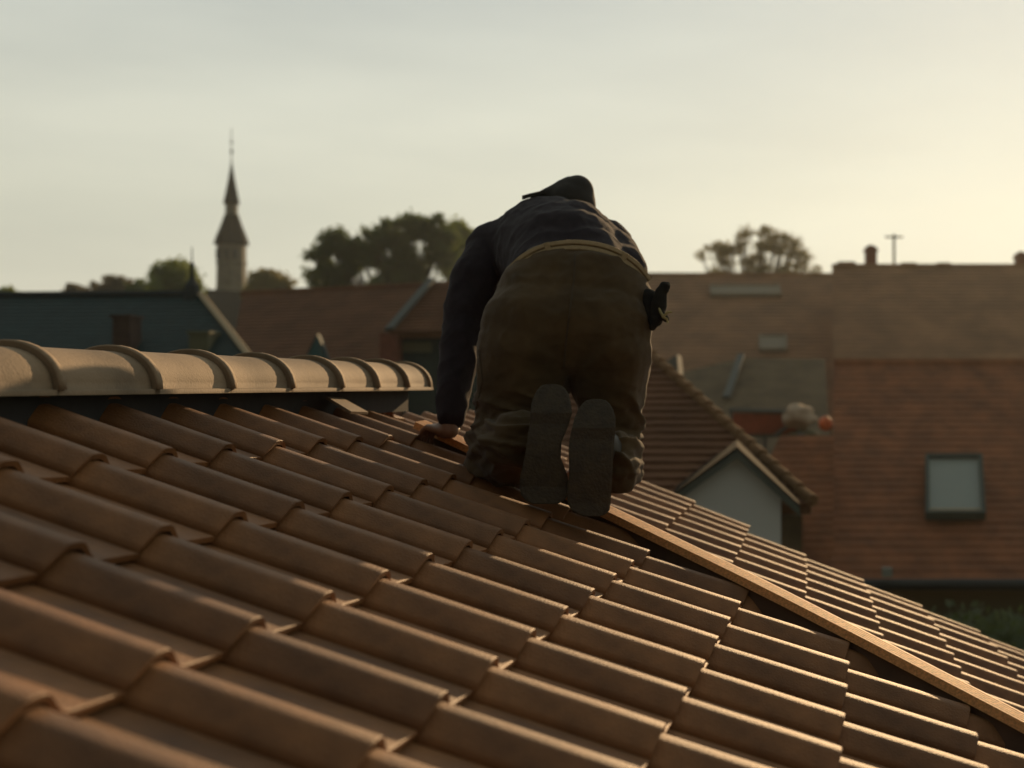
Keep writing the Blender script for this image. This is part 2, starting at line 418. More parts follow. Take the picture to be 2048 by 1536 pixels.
def blob(parts, voxel, smooth_it=6, disp=None, name='blob'):
    """one continuous closed surface around tapered capsules (a, b, ra, rb[, squash, axis])"""
    bm = bmesh.new()
    for p in parts:
        a, b, ra, rb = Vector(p[0]), Vector(p[1]), p[2], p[3]
        ax = b - a; L = ax.length
        if L < 1e-5: ax = Vector((0, 0, 1)); L = 1e-5; 
        t = ax.normalized(); u = t.orthogonal().normalized(); v = t.cross(u)
        if len(p) > 4: u = (Vector(p[5]) - t * Vector(p[5]).dot(t)).normalized(); v = t.cross(u)
        sq = p[4] if len(p) > 4 else 1.0
        seg = 20; rings = []
        prof = [(-math.cos(R(k * 15)) * ra, math.sin(R(k * 15)) * ra) for k in range(0, 7)] + [(L + math.sin(R(k * 15)) * rb, math.cos(R(k * 15)) * rb) for k in range(0, 7)]
        for q, r in prof:
            r = max(r, 1e-4)
            rings.append([bm.verts.new(a + t * q + u * r * math.cos(2 * math.pi * k / seg) + v * r * sq * math.sin(2 * math.pi * k / seg)) for k in range(seg)])
        for A, B in zip(rings, rings[1:]):
            for k in range(seg): bm.faces.new((A[k], A[(k + 1) % seg], B[(k + 1) % seg], B[k]))
        bm.faces.new(rings[0][::-1]); bm.faces.new(rings[-1])
    bmesh.ops.recalc_face_normals(bm, faces=bm.faces)
    me = bpy.data.meshes.new(name); bm.to_mesh(me); bm.free()
    o = bpy.data.objects.new('tmp', me); COL.objects.link(o)
    md = o.modifiers.new('r', 'REMESH'); md.mode = 'VOXEL'; md.voxel_size = voxel; md.use_smooth_shade = True
    ms = o.modifiers.new('s', 'SMOOTH'); ms.factor = .5; ms.iterations = smooth_it
    bpy.context.view_layer.update(); dg = bpy.context.evaluated_depsgraph_get()
    m2 = bpy.data.meshes.new_from_object(o.evaluated_get(dg)); bpy.data.objects.remove(o); bpy.data.meshes.remove(me)
    if disp:
        nr = [v.normal.copy() for v in m2.vertices]
        for v, n_ in zip(m2.vertices, nr): v.co += n_ * disp(v.co)
    m2.shade_smooth(); m2.name = name
    return m2
def part(name, me, m, parent): return into(link(name, me, m), parent)

foot = P(1140, 1000, 3.78)
MAN = empty('person', (foot.x, foot.y, foot.z), 'kneeling roofer seen from behind, in dark shirt, olive trousers, tan belt and cap', 'person')

hipL, hipR = P(1070, 602, 4.13), P(1210, 602, 4.13)
kneL, kneR = P(1004, 902, 4.16), P(1222, 935, 4.22)
ankL, ankR = P(1074, 872, 3.95), P(1200, 898, 3.95)
shoL, shoR = P(988, 500, 4.72), P(1222, 500, 4.74)
elbL, wriL = P(926, 640, 4.55), P(902, 846, 4.36)
handp = S(7.15, .95, 0)
elbR = P(1225, 700, 4.80); wriR = S(8.9, 2.5, .22) ; 
chest = P(1105, 500, 4.62); waist = P(1150, 560, 4.22); head = P(1135, 412, 4.88)

# body (bare), one continuous mesh
sole_d = -n1 * .0
hL = Vector((handp.x, handp.y, handp.z)) + Vector((0, 0, .03))
wriL = P(900, 852, 4.36)
body = [(hipL.lerp(hipR, .1), hipL.lerp(hipR, .9), .10, .10), (hipL.lerp(hipR, .5), waist + Vector((0, .05, 0)), .10, .10), (waist + Vector((0, .05, 0)), chest, .10, .13), (shoL, shoR, .07, .07), (chest, chest.lerp(head, .45), .11, .06),
        (chest.lerp(head, .45), head, .055, .06), (head, head + Vector((0, .02, -.03)), .088, .08),
        (hipL, kneL, .09, .06), (hipR, kneR, .085, .055), (kneL, ankL, .050, .030), (kneR, ankR, .050, .030),
        (shoL, elbL, .050, .042), (elbL, wriL, .038, .027), (shoR, elbR, .050, .042), (elbR, wriR, .04, .028)]
def hand(w, d, side_, n_):
    """palm and five bent fingers; w wrist, d pointing direction, side_ thumb side, n_ back of hand"""
    d = d.normalized(); s_ = (side_ - d * side_.dot(d)).normalized(); k = d.cross(s_); k = k if k.dot(n_) > 0 else -k
    out_ = [(w, w + d * .03, .028, .03)]
    for i in range(4):
        b0 = w + d * .02 + s_ * (.027 - .018 * i); b1 = w + d * .082 + s_ * (.033 - .021 * i) + k * .004
        out_.append((b0, b1, .014, .011))
        l = (.036, .042, .039, .030)[i]
        m1 = b1 + (d * .85 - k * .45 + s_ * (.15 - .08 * i)) * l; m2 = m1 + (d * .6 - k * .8) * l * .62; m3 = m2 + (d * .25 - k * .95) * l * .5
        out_ += [(b1, m1, .0098, .009), (m1, m2, .009, .0082), (m2, m3, .0082, .0068)]
    t0 = w + d * .025 + s_ * .025; t1 = t0 + (s_ * .75 + d * .6 - k * .25) * .042; t2 = t1 + (s_ * .3 + d * .85 - k * .4) * .032
    out_ += [(w + d * .01, t0, .016, .014), (t0, t1, .0135, .011), (t1, t2, .0105, .008)]
    return out_
body += hand(wriL + Vector((0, 0, -.012)), handp + n1 * .035 - wriL + Vector((.035, -.02, .0)), Vector((1, -.1, 0)), n1 + Vector((0, -.6, 0)))
body += hand(wriR, Vector((0, .6, -.25)), Vector((-1, 0, 0)), n1)
part('body', blob(body, .0048, 3, name='body'), M_skin, MAN)

# trousers
def fold(co, amp, sc, dirn, seed):
    q = Vector((co.x * sc[0], co.y * sc[1], co.z * sc[2])) + Vector((seed, seed, 0))
    n_ = noise.noise(q); r = (1 - abs(n_) * 2.2); 
    return amp * (max(0, r) ** 2 - .25) + amp * .6 * noise.noise(q * 2.7)
def d_tr(co):
    z = co.z; low = max(0, min(1, (-.02 - z) / .18))
    return fold(co, .011 + .009 * low, (5 + 4 * low, 5, 4 + 9 * low), None, 3.1) + fold(co, .0028 + .003 * low, (15, 9, 20), None, 9.7)
tr = [(P(1072, 655, 4.13), P(1205, 655, 4.13), .158, .148), (P(1090, 600, 4.16), P(1216, 600, 4.16), .140, .130), (P(1110, 578, 4.17), P(1204, 580, 4.17), .132, .124),
      (P(1062, 690, 4.12), P(1038, 800, 4.14), .150, .128), (P(1038, 800, 4.14), P(1018, 885, 4.16), .128, .108),
      (P(1215, 690, 4.12), P(1222, 820, 4.18), .128, .100), (P(1222, 820, 4.18), P(1218, 930, 4.22), .100, .082),
      (P(1002, 905, 4.15), P(1030, 884, 3.98), .104, .084), (P(1222, 925, 4.22), P(1226, 912, 4.02), .084, .074),
      (P(1228, 940, 4.05), P(1234, 930, 3.99), .074, .066)]
part('trousers', blob(tr, .0065, 5, d_tr, 'trousers'), M_trou, MAN)
tro = bpy.data.objects['trousers']
from mathutils.bvhtree import BVHTree
bvh = BVHTree.FromPolygons([v.co for v in tro.data.vertices], [tuple(p_.vertices) for p_ in tro.data.polygons])
def strip(name, pts, wd, parent, m, lift=.0015):
    bm = bmesh.new(); rr = []
    P3 = []
    for (x0, y0), (x1, y1) in zip(pts, pts[1:]):
        for k in range(8): P3.append((x0 + (x1 - x0) * k / 8, y0 + (y1 - y0) * k / 8))
    P3.append(pts[-1]); hits = []
    for q in P3:
        dv = P(q[0], q[1], 1).normalized(); h = bvh.ray_cast(Vector((0, 0, 0)), dv)
        if h[0] is not None: hits.append((h[0] + h[1] * lift * (1 if h[1].y < 0 else -1), h[1]))
    for i, (p_, n_) in enumerate(hits):
        tg = (hits[min(i + 1, len(hits) - 1)][0] - hits[max(i - 1, 0)][0]).normalized(); s_ = tg.cross(n_).normalized()
        rr.append([bm.verts.new(p_ + s_ * wd - n_ * .003), bm.verts.new(p_ + s_ * wd * .8 + n_ * .001), bm.verts.new(p_ - s_ * wd * .8 + n_ * .001), bm.verts.new(p_ - s_ * wd - n_ * .003)])
    for A, B in zip(rr, rr[1:]):
        for k in range(3): bm.faces.new((A[k], A[k + 1], B[k + 1], B[k]))
    o = from_bm(name, bm, m); o.parent = parent; return o
M_seam = mat('seam_thread', (.050, .032, .014), .9)
strip('seam', [(1150, 508), (1148, 560), (1140, 620), (1131, 690), (1128, 735)], .0028, tro, M_seam)
strip('seam', [(958, 700), (965, 760), (950, 830)], .0022, tro, M_seam)
# shirt
def d_sh(co):
    return fold(co, .005, (5, 8, 4), None, 8.3) + fold(co, .0028, (17, 9, 12), None, 2.2)
M2_ = P(1118, 520, 4.50)
sh = [(P(1095, 580, 4.28), P(1215, 582, 4.28), .112, .108), (P(1095, 560, 4.34), M2_, .125, .168), (P(1195, 560, 4.34), P(1150, 520, 4.5), .118, .155), (M2_, P(1095, 503, 4.68), .172, .186), (P(1140, 500, 4.60), P(1205, 528, 4.56), .165, .128), (P(1205, 528, 4.56), P(1232, 548, 4.46), .122, .10), (P(1150, 520, 4.5), P(1150, 520, 4.66), .16, .165),
      (P(1080, 505, 4.68), shoL, .175, .095), (P(1140, 508, 4.66), P(1205, 500, 4.72), .178, .105),
      (P(1190, 545, 4.5), P(1220, 560, 4.36), .13, .085),
      (shoL + Vector((.0, 0, -.01)), P(950, 560, 4.62), .092, .084), (P(950, 560, 4.62), P(928, 640, 4.55), .082, .068), (P(928, 640, 4.55), P(911, 745, 4.45), .066, .058), (P(911, 745, 4.45), P(902, 832, 4.37), .058, .045),
      (shoR, elbR, .085, .066), (elbR, wriR.lerp(elbR, .1), .062, .05)]
part('shirt', blob(sh, .0065, 5, d_sh, 'shirt'), M_shirt, MAN)
# belt: two webbing bands over the small of the back
bm = bmesh.new()
bp = [P(1012, 556, 4.13), P(1030, 528, 4.12), P(1058, 506, 4.115), P(1095, 491, 4.115), P(1150, 485, 4.115), P(1205, 492, 4.115), P(1245, 508, 4.12), P(1275, 530, 4.13), P(1297, 558, 4.16)]
def ribbon(bm, pts, w_, t_, drop):
    rr = []
    cpt = P(1150, 640, 4.25)
    for i, p in enumerate(pts):
        tg = (pts[min(i + 1, len(pts) - 1)] - pts[max(i - 1, 0)]).normalized()
        o_ = (p - cpt); o_.z *= .3; o_ = (o_ - tg * o_.dot(tg)).normalized(); o_ = Vector((o_.x * .35, -1, .35)).normalized(); o_ = (o_ - tg * o_.dot(tg)).normalized()
        s_ = tg.cross(o_).normalized(); s_ = s_ if s_.z < 0 else -s_
        b0 = p + s_ * drop
        rr.append([bm.verts.new(b0 + s_ * x + o_ * y) for x, y in ((0, -t_), (0, t_ * .6), (w_ * .15, t_), (w_ * .85, t_), (w_, t_ * .6), (w_, -t_))])
    for A, B in zip(rr, rr[1:]):
        for k in range(6): bm.faces.new((A[k], A[(k + 1) % 6], B[(k + 1) % 6], B[k]))
    bm.faces.new(rr[0][::-1]); bm.faces.new(rr[-1])
def densify(pts, n=6):
    out_ = []
    for i in range(len(pts) - 1):
        p0, p1, p2, p3 = pts[max(i - 1, 0)], pts[i], pts[i + 1], pts[min(i + 2, len(pts) - 1)]
        for k in range(n):
            t = k / n; out_.append(.5 * ((2 * p1) + (p2 - p0) * t + (2 * p0 - 5 * p1 + 4 * p2 - p3) * t * t + (3 * p1 - p0 - 3 * p2 + p3) * t ** 3))
    return out_ + [pts[-1]]
dp = densify(bp)
ribbon(bm, dp, .0155, .011, -.006); ribbon(bm, dp, .0155, .010, .0115)
belt = into(from_bm('belt', bm, M_belt, smooth=False), MAN)
for q, w_ in ((1095, .016), (1252, .016)):
    i = min(range(len(dp)), key=lambda k: abs(px(dp[k])[0] - q)); bm = bmesh.new(); c_ = dp[i]
    box(bm, (-.009, -.016, -.034), (.009, .004, .008), Matrix.Translation(c_) @ Matrix.Rotation(R(-14 if q < 1150 else 25), 4, 'Y'), bevel=.003)
    o = from_bm('belt_loop', bm, M_belt); o.parent = belt

# boots: sole plate facing back, upper in front of it
def boot(outline, D0, SH, name='boot'):
    """outline: list of (y, xl, xr) down the sole"""
    bm = bmesh.new(); n = len(outline)
    yt = outline[0][0]; yb = outline[-1][0]
    lay = []
    def depth(y): f = (y - yt) / (yb - yt); return D0 + .035 - .05 * f - .024 * math.sin(math.pi * min(1, f * 1.15)) - (.009 if f < .30 else 0)
    for off, ins in ((-.002, .9), (0.0, 1.0), (.018, 1.0), (.020, .94), (.05, .90)):
        L_, R_ = [], []
        for y, xl, xr in outline:
            xm = (xl + xr) / 2; D = depth(y) + off
            L_.append(P(xm + (xl - xm) * ins, yt + (y - yt) * (.995 if ins < 1 else 1), D)); R_.append(P(xm + (xr - xm) * ins, yt + (y - yt) * (.995 if ins < 1 else 1), D))
        lay.append([bm.verts.new(p) for p in L_ + R_[::-1]])
    for A, B in zip(lay, lay[1:]):
        m_ = len(A)
        for k in range(m_): bm.faces.new((A[k], A[(k + 1) % m_], B[(k + 1) % m_], B[k]))
    for A in (lay[0], lay[-1]):
        for k in range(n - 1):
            bm.faces.new((A[k], A[k + 1], A[2 * n - 2 - k], A[2 * n - 1 - k]))
    bmesh.ops.recalc_face_normals(bm, faces=bm.faces)
    # upper
    ym = lambda f: yt + (yb - yt) * f
    def cx_(f):
        k = min(n - 1, int(f * (n - 1))); return (outline[k][1] + outline[k][2]) / 2
    up_ = [(P(cx_(.12), ym(.18), D0 + .105), P(cx_(.5), ym(.5), D0 + .095), .040, .041), (P(cx_(.5), ym(.5), D0 + .095), P(cx_(.85), ym(.84), D0 + .075), .042, .042),
           (P(cx_(.25), ym(.30), D0 + .11), P(cx_(.3) + SH * .6, ym(.42), D0 + .17), .043, .050), (P(cx_(.3) + SH * .6, ym(.42), D0 + .17), P(cx_(.3) + SH * 1.2, ym(.45), D0 + .27), .050, .058)]
    B = part(name, blob(up_, .006, 4, None, name), M_boot, MAN)
    s_ = from_bm('sole', bm, M_sole); s_.parent = B
boot([(768, 1094, 1110), (771, 1084, 1122), (778, 1076, 1131), (790, 1069, 1138), (806, 1063, 1142), (826, 1061, 1144), (848, 1059, 1138), (868, 1056, 1130), (888, 1053, 1121), (910, 1050, 1119), (932, 1045, 1128), (954, 1040, 1136), (975, 1039, 1138), (990, 1042, 1136), (1002, 1052, 1128), (1008, 1066, 1114)], 3.80, -20)
boot([(798, 1184, 1200), (801, 1172, 1212), (808, 1164, 1220), (820, 1156, 1227), (836, 1149, 1231), (856, 1144, 1231), (878, 1139, 1229), (900, 1137, 1227), (922, 1138, 1226), (945, 1138, 1225), (968, 1136, 1224), (990, 1134, 1222), (1008, 1136, 1221), (1020, 1142, 1219), (1028, 1154, 1212), (1033, 1168, 1200)], 3.78, 26)

# cap
cp = [(P(1142, 410, 4.86), P(1136, 424, 4.90), .088, .088), (P(1154, 385, 4.86), P(1160, 404, 4.86), .060, .055), (P(1140, 388, 4.86), P(1072, 398, 4.84), .062, .020), (P(1150, 398, 4.86), P(1070, 412, 4.84), .07, .03)]
cap = part('cap', blob(cp, .006, 5, lambda c_: fold(c_, .002, (9, 9, 9), None, 1), 'cap'), M_cap, MAN)
bm = bmesh.new()
ar = [P(1090, 380, 4.80), P(1062, 386, 4.77), P(1044, 391, 4.78), P(1044, 393, 4.86), P(1062, 388, 4.94), P(1090, 382, 4.96)]
prism(bm, ar, (0, 0, -.012)); br = from_bm('brim', bm, M_cap); br.parent = cap
# side pouches at the hip
for pts, nm in (([(P(1296, 600, 4.12), P(1302, 636, 4.1), .034, .028)], 'pouch'),):
    part(nm, blob(pts, .005, 3, None, nm), M_glove, MAN)
# glove hanging from the right hip
gl = [(P(1312, 640, 4.08), P(1318, 610, 4.08), .020, .024), (P(1318, 610, 4.08), P(1322, 585, 4.08), .024, .018), (P(1322, 588, 4.08), P(1328, 572, 4.08), .018, .014), (P(1326, 575, 4.09), P(1335, 570, 4.08), .012, .010), (P(1335, 572, 4.07), P(1333, 582, 4.07), .009, .007),
      (P(1318, 622, 4.07), P(1332, 638, 4.06), .013, .010), (P(1312, 640, 4.07), P(1305, 655, 4.07), .016, .010)]
G = link('glove', blob(gl, .003, 3, None, 'glove'), M_glove)
G2 = G
T = empty('work_glove', P(1320, 610, 4.08), 'dark work glove with yellow edging hanging at the roofer\'s right hip', 'glove'); into(G, T); G.name = 'glove_body'
bm = bmesh.new(); tube(bm, [P(1318, 616, 4.06), P(1322, 626, 4.055), P(1328, 632, 4.05), P(1336, 624, 4.05), P(1344, 624, 4.05)], [.003, .004, .004, .0045, .003], 6)  # yellow strands stand in for sunlit glove fingers
tube(bm, [P(1322, 626, 4.055), P(1326, 634, 4.05), P(1334, 638, 4.05), P(1336, 646, 4.05)], [.003, .004, .004, .003], 6); into(from_bm('sunlit_fingers', bm, M_glove2), T)


# ------------------------------------------------------------------ ground and far things
bm = bmesh.new()
prism(bm, [(-900, -60, -7.4), (900, -60, -7.4), (900, 1500, -7.4), (-900, 1500, -7.4)], (0, 0, .4))
o = from_bm('ground', bm, M_grass); tag(o, kind='structure')

def courses(name, a, b, c, d, m, parent, rows, cols, thick=.05, jit=.012, seed=1, kind='stuff'):
    """plain tiles as real overlapping pieces over the quad a-b (ridge, left-right) c-d (eave, right-left)"""
    rn = random.Random(seed); a, b, c, d = map(Vector, (a, b, c, d)); nrm = (b - a).cross(d - a).normalized()
    if nrm.y > 0: nrm = -nrm
    verts, faces = [], []
    for r in range(rows):
        f0, f1 = r / rows, (r + 1.15) / rows
        l0, r0, l1, r1 = a.lerp(d, f0), b.lerp(c, f0), a.lerp(d, min(f1, 1.01)), b.lerp(c, min(f1, 1.01))
        wid = (r1 - l1).length; n = max(2, int(round(cols * wid / (c - d).length))); off = (r % 2) * .5
        for k in range(-1, n):
            s0 = max(0, (k + off + .03) / n); s1 = min(1, (k + 1 + off - .03) / n)
            if s1 - s0 < .2 / n: continue
            h = thick + rn.uniform(0, jit); i = len(verts)
            p = [l0.lerp(r0, s0) + nrm * .01, l0.lerp(r0, s1) + nrm * .01, l1.lerp(r1, s1) + nrm * h, l1.lerp(r1, s0) + nrm * h]
            q = [l1.lerp(r1, s1) + nrm * (h - thick * .8), l1.lerp(r1, s0) + nrm * (h - thick * .8)]
            verts += p + q; faces += [(i, i + 1, i + 2, i + 3), (i + 3, i + 2, i + 4, i + 5)]
    me = bpy.data.meshes.new(name); me.from_pydata([tuple(v) for v in verts], [], faces)
    o = into(link(name, me, m), parent) if parent else link(name, me, m)
    if kind: o['kind'] = kind
    return o
def slab(name, pts, m, parent, t=.12):
    bm = bmesh.new(); pts = [Vector(p) for p in pts]
    nrm = (pts[1] - pts[0]).cross(pts[2] - pts[0]).normalized()
    if nrm.z < 0: nrm = -nrm
    prism(bm, pts, tuple(-nrm * t)); return into(from_bm(name, bm, m), parent)
def bar(name, a, b, r, m, parent, seg=6):
    bm = bmesh.new(); tube(bm, [a, b], r, seg); return into(from_bm(name, bm, m), parent)
def bx(name, lo, hi, m, parent, bevel=0):
    bm = bmesh.new(); box(bm, lo, hi, bevel=bevel); return into(from_bm(name, bm, m), parent) if parent else from_bm(name, bm, m)
def dn(p): return Vector((p.x, p.y, -7))

M_glass2 = mat('dusty_rooflight', (.20, .17, .12), .8, .1, spec=.3)
def skylight(x0, y0, x1, y1, D, tilt, parent, name='skylight', border=.09, mf=None, mg=None):
    """framed roof window lying on a slope; D at its foot, tilt = rise over run of the slope"""
    a = P(x0, y1, D); b = P(x1, y1, D)
    # solve the depth of the top edge on the slope: z rises with depth
    zt = lambda Dt: (768 - y0) / 2800 * Dt
    Dt = D
    for _ in range(30): Dt = D + (zt(Dt) - a.z) / tilt
    c = P(x1, y0, Dt); d = P(x0, y0, Dt); nrm = (b - a).cross(d - a).normalized()
    if nrm.y > 0: nrm = -nrm
    bm = bmesh.new(); U_, V_ = (b - a), (d - a); ul, vl = U_.length, V_.length; U_.normalize(); V_.normalize()
    M = Matrix((U_, V_, nrm)).transposed().to_4x4(); M.translation = a
    for lo, hi in (((0, 0, 0), (ul, border, .13)), ((0, vl - border, 0), (ul, vl, .13)), ((0, border, 0), (border, vl - border, .13)), ((ul - border, border, 0), (ul, vl - border, .13))):
        box(bm, lo, hi, M)
    f = into(from_bm(name, bm, mf or M_frame), parent)
    bm = bmesh.new(); box(bm, (border, border, .03), (ul - border, vl - border, .075), M)
    g = from_bm('pane', bm, mg or M_glass); g.parent = f
    bm = bmesh.new(); box(bm, (border, border, .08), (ul - border, border + .05, .115), M)
    g = from_bm('sill', bm, M_trim if not mf else mf); g.parent = f
    return f

# --- slate-roofed house at the left, hipped end lit by the sun
H = empty('slate_roofed_house', (-13, 24, -7), 'house with a long dark green slate roof and a pale hip line, at the left', 'house')
a, b = P(-420, 598, 25.5), P(398, 592, 24.2); c, d = P(560, 800, 21), P(-560, 810, 21.5)
slab('roof', [a, b, c, d], M_slate, H)
courses('slates', a, b, c, d, M_slate, H, 26, 90, .02, .006, 2)
bar('ridge', a + Vector((0, 0, .04)), b + Vector((0, 0, .04)), .07, M_dark, H)
bm = bmesh.new(); k = (c - b); sd = Vector((.10, 0, 0)); prism(bm, [b + Vector((-.02, -.05, .05)), b + sd + Vector((0, -.05, .05)), c + sd + Vector((0, -.05, .05)), c + Vector((-.02, -.05, .05))], (0, .14, -.05))
into(from_bm('hip_trim', bm, M_trim), H)
slab('hip_slope', [b, c, P(545, 803, 26), P(385, 606, 27.5)], M_slate, H)
slab('wall', [c + Vector((-.3, .4, 0)), d + Vector((.3, .4, 0)), dn(d + Vector((.3, .4, 0))), dn(c + Vector((-.3, .4, 0)))], M_render, H, .3)
bm = bmesh.new(); lathe(bm, [(.16, -.1), (.13, .18), (.05, .3), (.03, .5), (.05, .53), (.012, .6), (.008, .85)], b + Vector((-.12, 0, 0)), 8); into(from_bm('finial', bm, M_dark), H)
for x0, x1, y0, m, lab in ((225, 259, 636, M_brick2, 'brown brick chimney'), (378, 416, 668, M_trim, 'grey-brown rendered chimney')):
    D = 22.4; bm = bmesh.new(); A = P(x0, y0, D); B = P(x1, 760, D)
    box(bm, (A.x, D, B.z - .5), (B.x, D + .45, A.z)); box(bm, (A.x - .03, D - .03, A.z), (B.x + .03, D + .48, A.z + .05))
    o = into(from_bm('chimney', bm, m if m is not M_trim else M_wall2), H); o['label'] = lab

# --- church
H = empty('church', (-54, 150, -7), 'church tower with a slender dark double spire rising over the roofs at the left', 'church')
D = 150.0; s = D / 2800; cx = P(463, 0, D).x
def Z(y): return (768 - y) * s
bm = bmesh.new(); lathe(bm, [(31 * s * 1.05, -7), (31 * s * 1.05, Z(585)), (29 * s, Z(575)), (28 * s, Z(530)), (30 * s, Z(528)), (30 * s, Z(524)), (28 * s, Z(522)), (28 * s, Z(490))], (cx, D, 0), 8, R(22.5))
tw = into(from_bm('tower', bm, M_stone), H)
bm = bmesh.new(); lathe(bm, [(33.5 * s, Z(490)), (33.5 * s, Z(486)), (28 * s, Z(470)), (21 * s, Z(452)), (15.5 * s, Z(436)), (14 * s, Z(430))], (cx, D, 0), 8, R(22.5)); into(from_bm('lower_roof', bm, M_slate2), H)
bm = bmesh.new(); lathe(bm, [(12 * s, Z(431)), (12 * s, Z(410)), (14 * s, Z(409)), (14 * s, Z(407))], (cx, D, 0), 8, R(22.5)); into(from_bm('lantern', bm, M_stone), H)
bm = bmesh.new(); lathe(bm, [(16 * s, Z(408)), (15 * s, Z(403)), (10 * s, Z(378)), (5 * s, Z(350)), (2 * s, Z(330)), (1.2 * s, Z(322))], (cx, D, 0), 8, R(22.5)); into(from_bm('spire', bm, M_slate2), H)
bm = bmesh.new(); lathe(bm, [(1.0 * s, Z(324)), (.9 * s, Z(310)), (2.6 * s, Z(305)), (2.6 * s, Z(300)), (.8 * s, Z(297)), (.7 * s, Z(262)), (.3 * s, Z(255))], (cx, D, 0), 6); box(bm, (cx - 4 * s, D - .04, Z(286)), (cx + 4 * s, D + .04, Z(284))); into(from_bm('finial_cross', bm, M_slate2), H)
for k in range(-1, 2):
    bx('louvre_window', (cx + k * 17 * s - 4 * s, D - 29 * s, Z(520)), (cx + k * 17 * s + 4 * s, D - 25 * s, Z(500)), M_dark, H)
na, nb = P(408, 578, 142), P(585, 588, 136)
slab('nave_roof', [na, nb, P(640, 700, 125), P(380, 700, 128)], M_slate2, H)
slab('nave_wall', [P(380, 700, 129), P(640, 700, 126), dn(P(640, 700, 126)), dn(P(380, 700, 129))], M_stone, H, .3)

# --- long brown roof in the middle
H = empty('long_roofed_house', (-10, 42, -7), 'long house with a plain reddish brown roof below the large dark green tree', 'house')
a, b, c, d = P(486, 588, 44), P(960, 566, 41), P(1010, 830, 33), P(440, 830, 35)
slab('roof', [a, b, c, d], M_brown, H); courses('tiles', a, b, c, d, M_brown, H, 34, 120, .03, .012, 5)
bar('ridge', a, b, .12, M_brown, H)
slab('wall', [c + Vector((-.3, .4, 0)), d + Vector((.3, .4, 0)), dn(d + Vector((.3, .4, 0))), dn(c + Vector((-.3, .4, 0)))], M_render, H, .3)
# teal dormer gable
Dm = 33.0; T = empty('teal_gabled_shed', P(632, 770, Dm) * 1, 'small teal-green pointed gable just above the ridge tiles', 'shed')
T.location.z = -7; bpy.context.view_layer.update()
bm = bmesh.new(); prism(bm, [P(600, 740, Dm), P(634, 670, Dm), P(662, 740, Dm)], (0, .3, 0)); into(from_bm('gable', bm, M_teal), T)
bm = bmesh.new(); A, B, C_ = P(597, 742, Dm), P(634, 667, Dm), P(665, 742, Dm)
prism(bm, [A, B, B + Vector((0, 0, -.06)), A + Vector((.06, 0, -.02))], (0, .2, 0)); prism(bm, [C_, B, B + Vector((0, 0, -.06)), C_ + Vector((-.06, 0, -.02))], (0, .2, 0)); into(from_bm('roof', bm, M_slate), T)
bm = bmesh.new(); p0 = P(600, 741, Dm); p1 = P(662, 741, Dm); box(bm, (p0.x, Dm, -7), (p1.x, Dm + .3, p0.z)); into(from_bm('wall', bm, M_teal), T)
# house with zinc verge
Dn = 29.0; T = empty('gabled_house', (-5.5, 31, -7), 'house with a pale blue-grey verge strip slanting down-left, beside the roofer\'s arm', 'house')
A, B = P(866, 566, Dn + 2.5), P(780, 664, Dn)
slab('roof', [A, B, P(1010, 660, Dn), P(1060, 560, Dn + 2.5)], M_brown, T, .15)
courses('tiles', A, P(1060, 560, Dn + 2.5), P(1010, 660, Dn), B, M_brown, T, 16, 34, .03, .012, 9)
bm = bmesh.new(); prism(bm, [A + Vector((-.09, -.12, .1)), A + Vector((.07, -.12, .1)), B + Vector((.08, -.12, .1)), B + Vector((-.09, -.12, .06))], (0, .1, -.05)); into(from_bm('verge', bm, M_blue), T)
q0, q1 = P(800, 655, Dn + .4), P(1010, 655, Dn + .4)
bm = bmesh.new(); box(bm, (q0.x, Dn + .4, -7), (q1.x, Dn + 6, q0.z)); into(from_bm('wall', bm, M_slate), T)
q0, q1 = P(806, 704, Dn + .35), P(862, 684, Dn + .35)
bx('shutter', (q0.x, Dn + .3, q0.z), (q1.x, Dn + .38, q1.z), M_wall2, T)
q0, q1 = P(764, 760, Dn + .2), P(800, 668, Dn + .2)
bm = bmesh.new(); box(bm, (q0.x, Dn, -7), (q1.x, Dn + .7, q1.z)); o = into(from_bm('chimney', bm, M_brick), T); o['label'] = 'orange-red brick stack under the verge'

# --- far roofs at the right
H = empty('far_brown_roof_house', (2, 48, -7), 'far house with a brown roof and a long pale rooflight strip, right of the roofer', 'house')
a, b, c, d = P(1180, 551, 50), P(1720, 552, 50), P(1760, 850, 38), P(1130, 850, 38)
slab('roof', [a, b, c, d], M_brown2, H); courses('tiles', a, b, c, d, M_brown2, H, 38, 130, .03, .012, 11)
bar('ridge', a, b, .12, M_brown2, H)
slab('wall', [c + Vector((-.3, .4, 0)), d + Vector((.3, .4, 0)), dn(d + Vector((.3, .4, 0))), dn(c + Vector((-.3, .4, 0)))], M_render, H, .3)
def on_slope(x, y, a, d):       # depth on a slope whose ridge a and eave d give z(y) linear in depth
    D0, z0, D1, z1 = a.y, a.z, d.y, d.z; k = (z1 - z0) / (D1 - D0); t = (768 - y) / 2800
    return (z0 - k * D0) / (t - k)
rise = (a.z - d.z) / (a.y - d.y)
skylight(1420, 575, 1562, 594, on_slope(0, 594, a, d) - .12, rise, H, 'rooflight', .05, M_glass2, M_glass2)
skylight(1518, 676, 1574, 704, on_slope(0, 704, a, d) - .12, rise, H, 'skylight', .06, M_glass2, M_glass2)
H = empty('far_hazy_roof_house', (12, 44, -7), 'taller far house at the right with two chimneys and low bumps along its ridge', 'house')
a, b, c, d = P(1664, 533, 46), P(2700, 533, 46), P(2750, 800, 37), P(1668, 800, 37)
slab('roof', [a, b, c, d], M_brown2, H); courses('tiles', a, b, c, d, M_brown2, H, 34, 170, .03, .012, 12)
bar('ridge', a, b, .1, M_brown2, H)
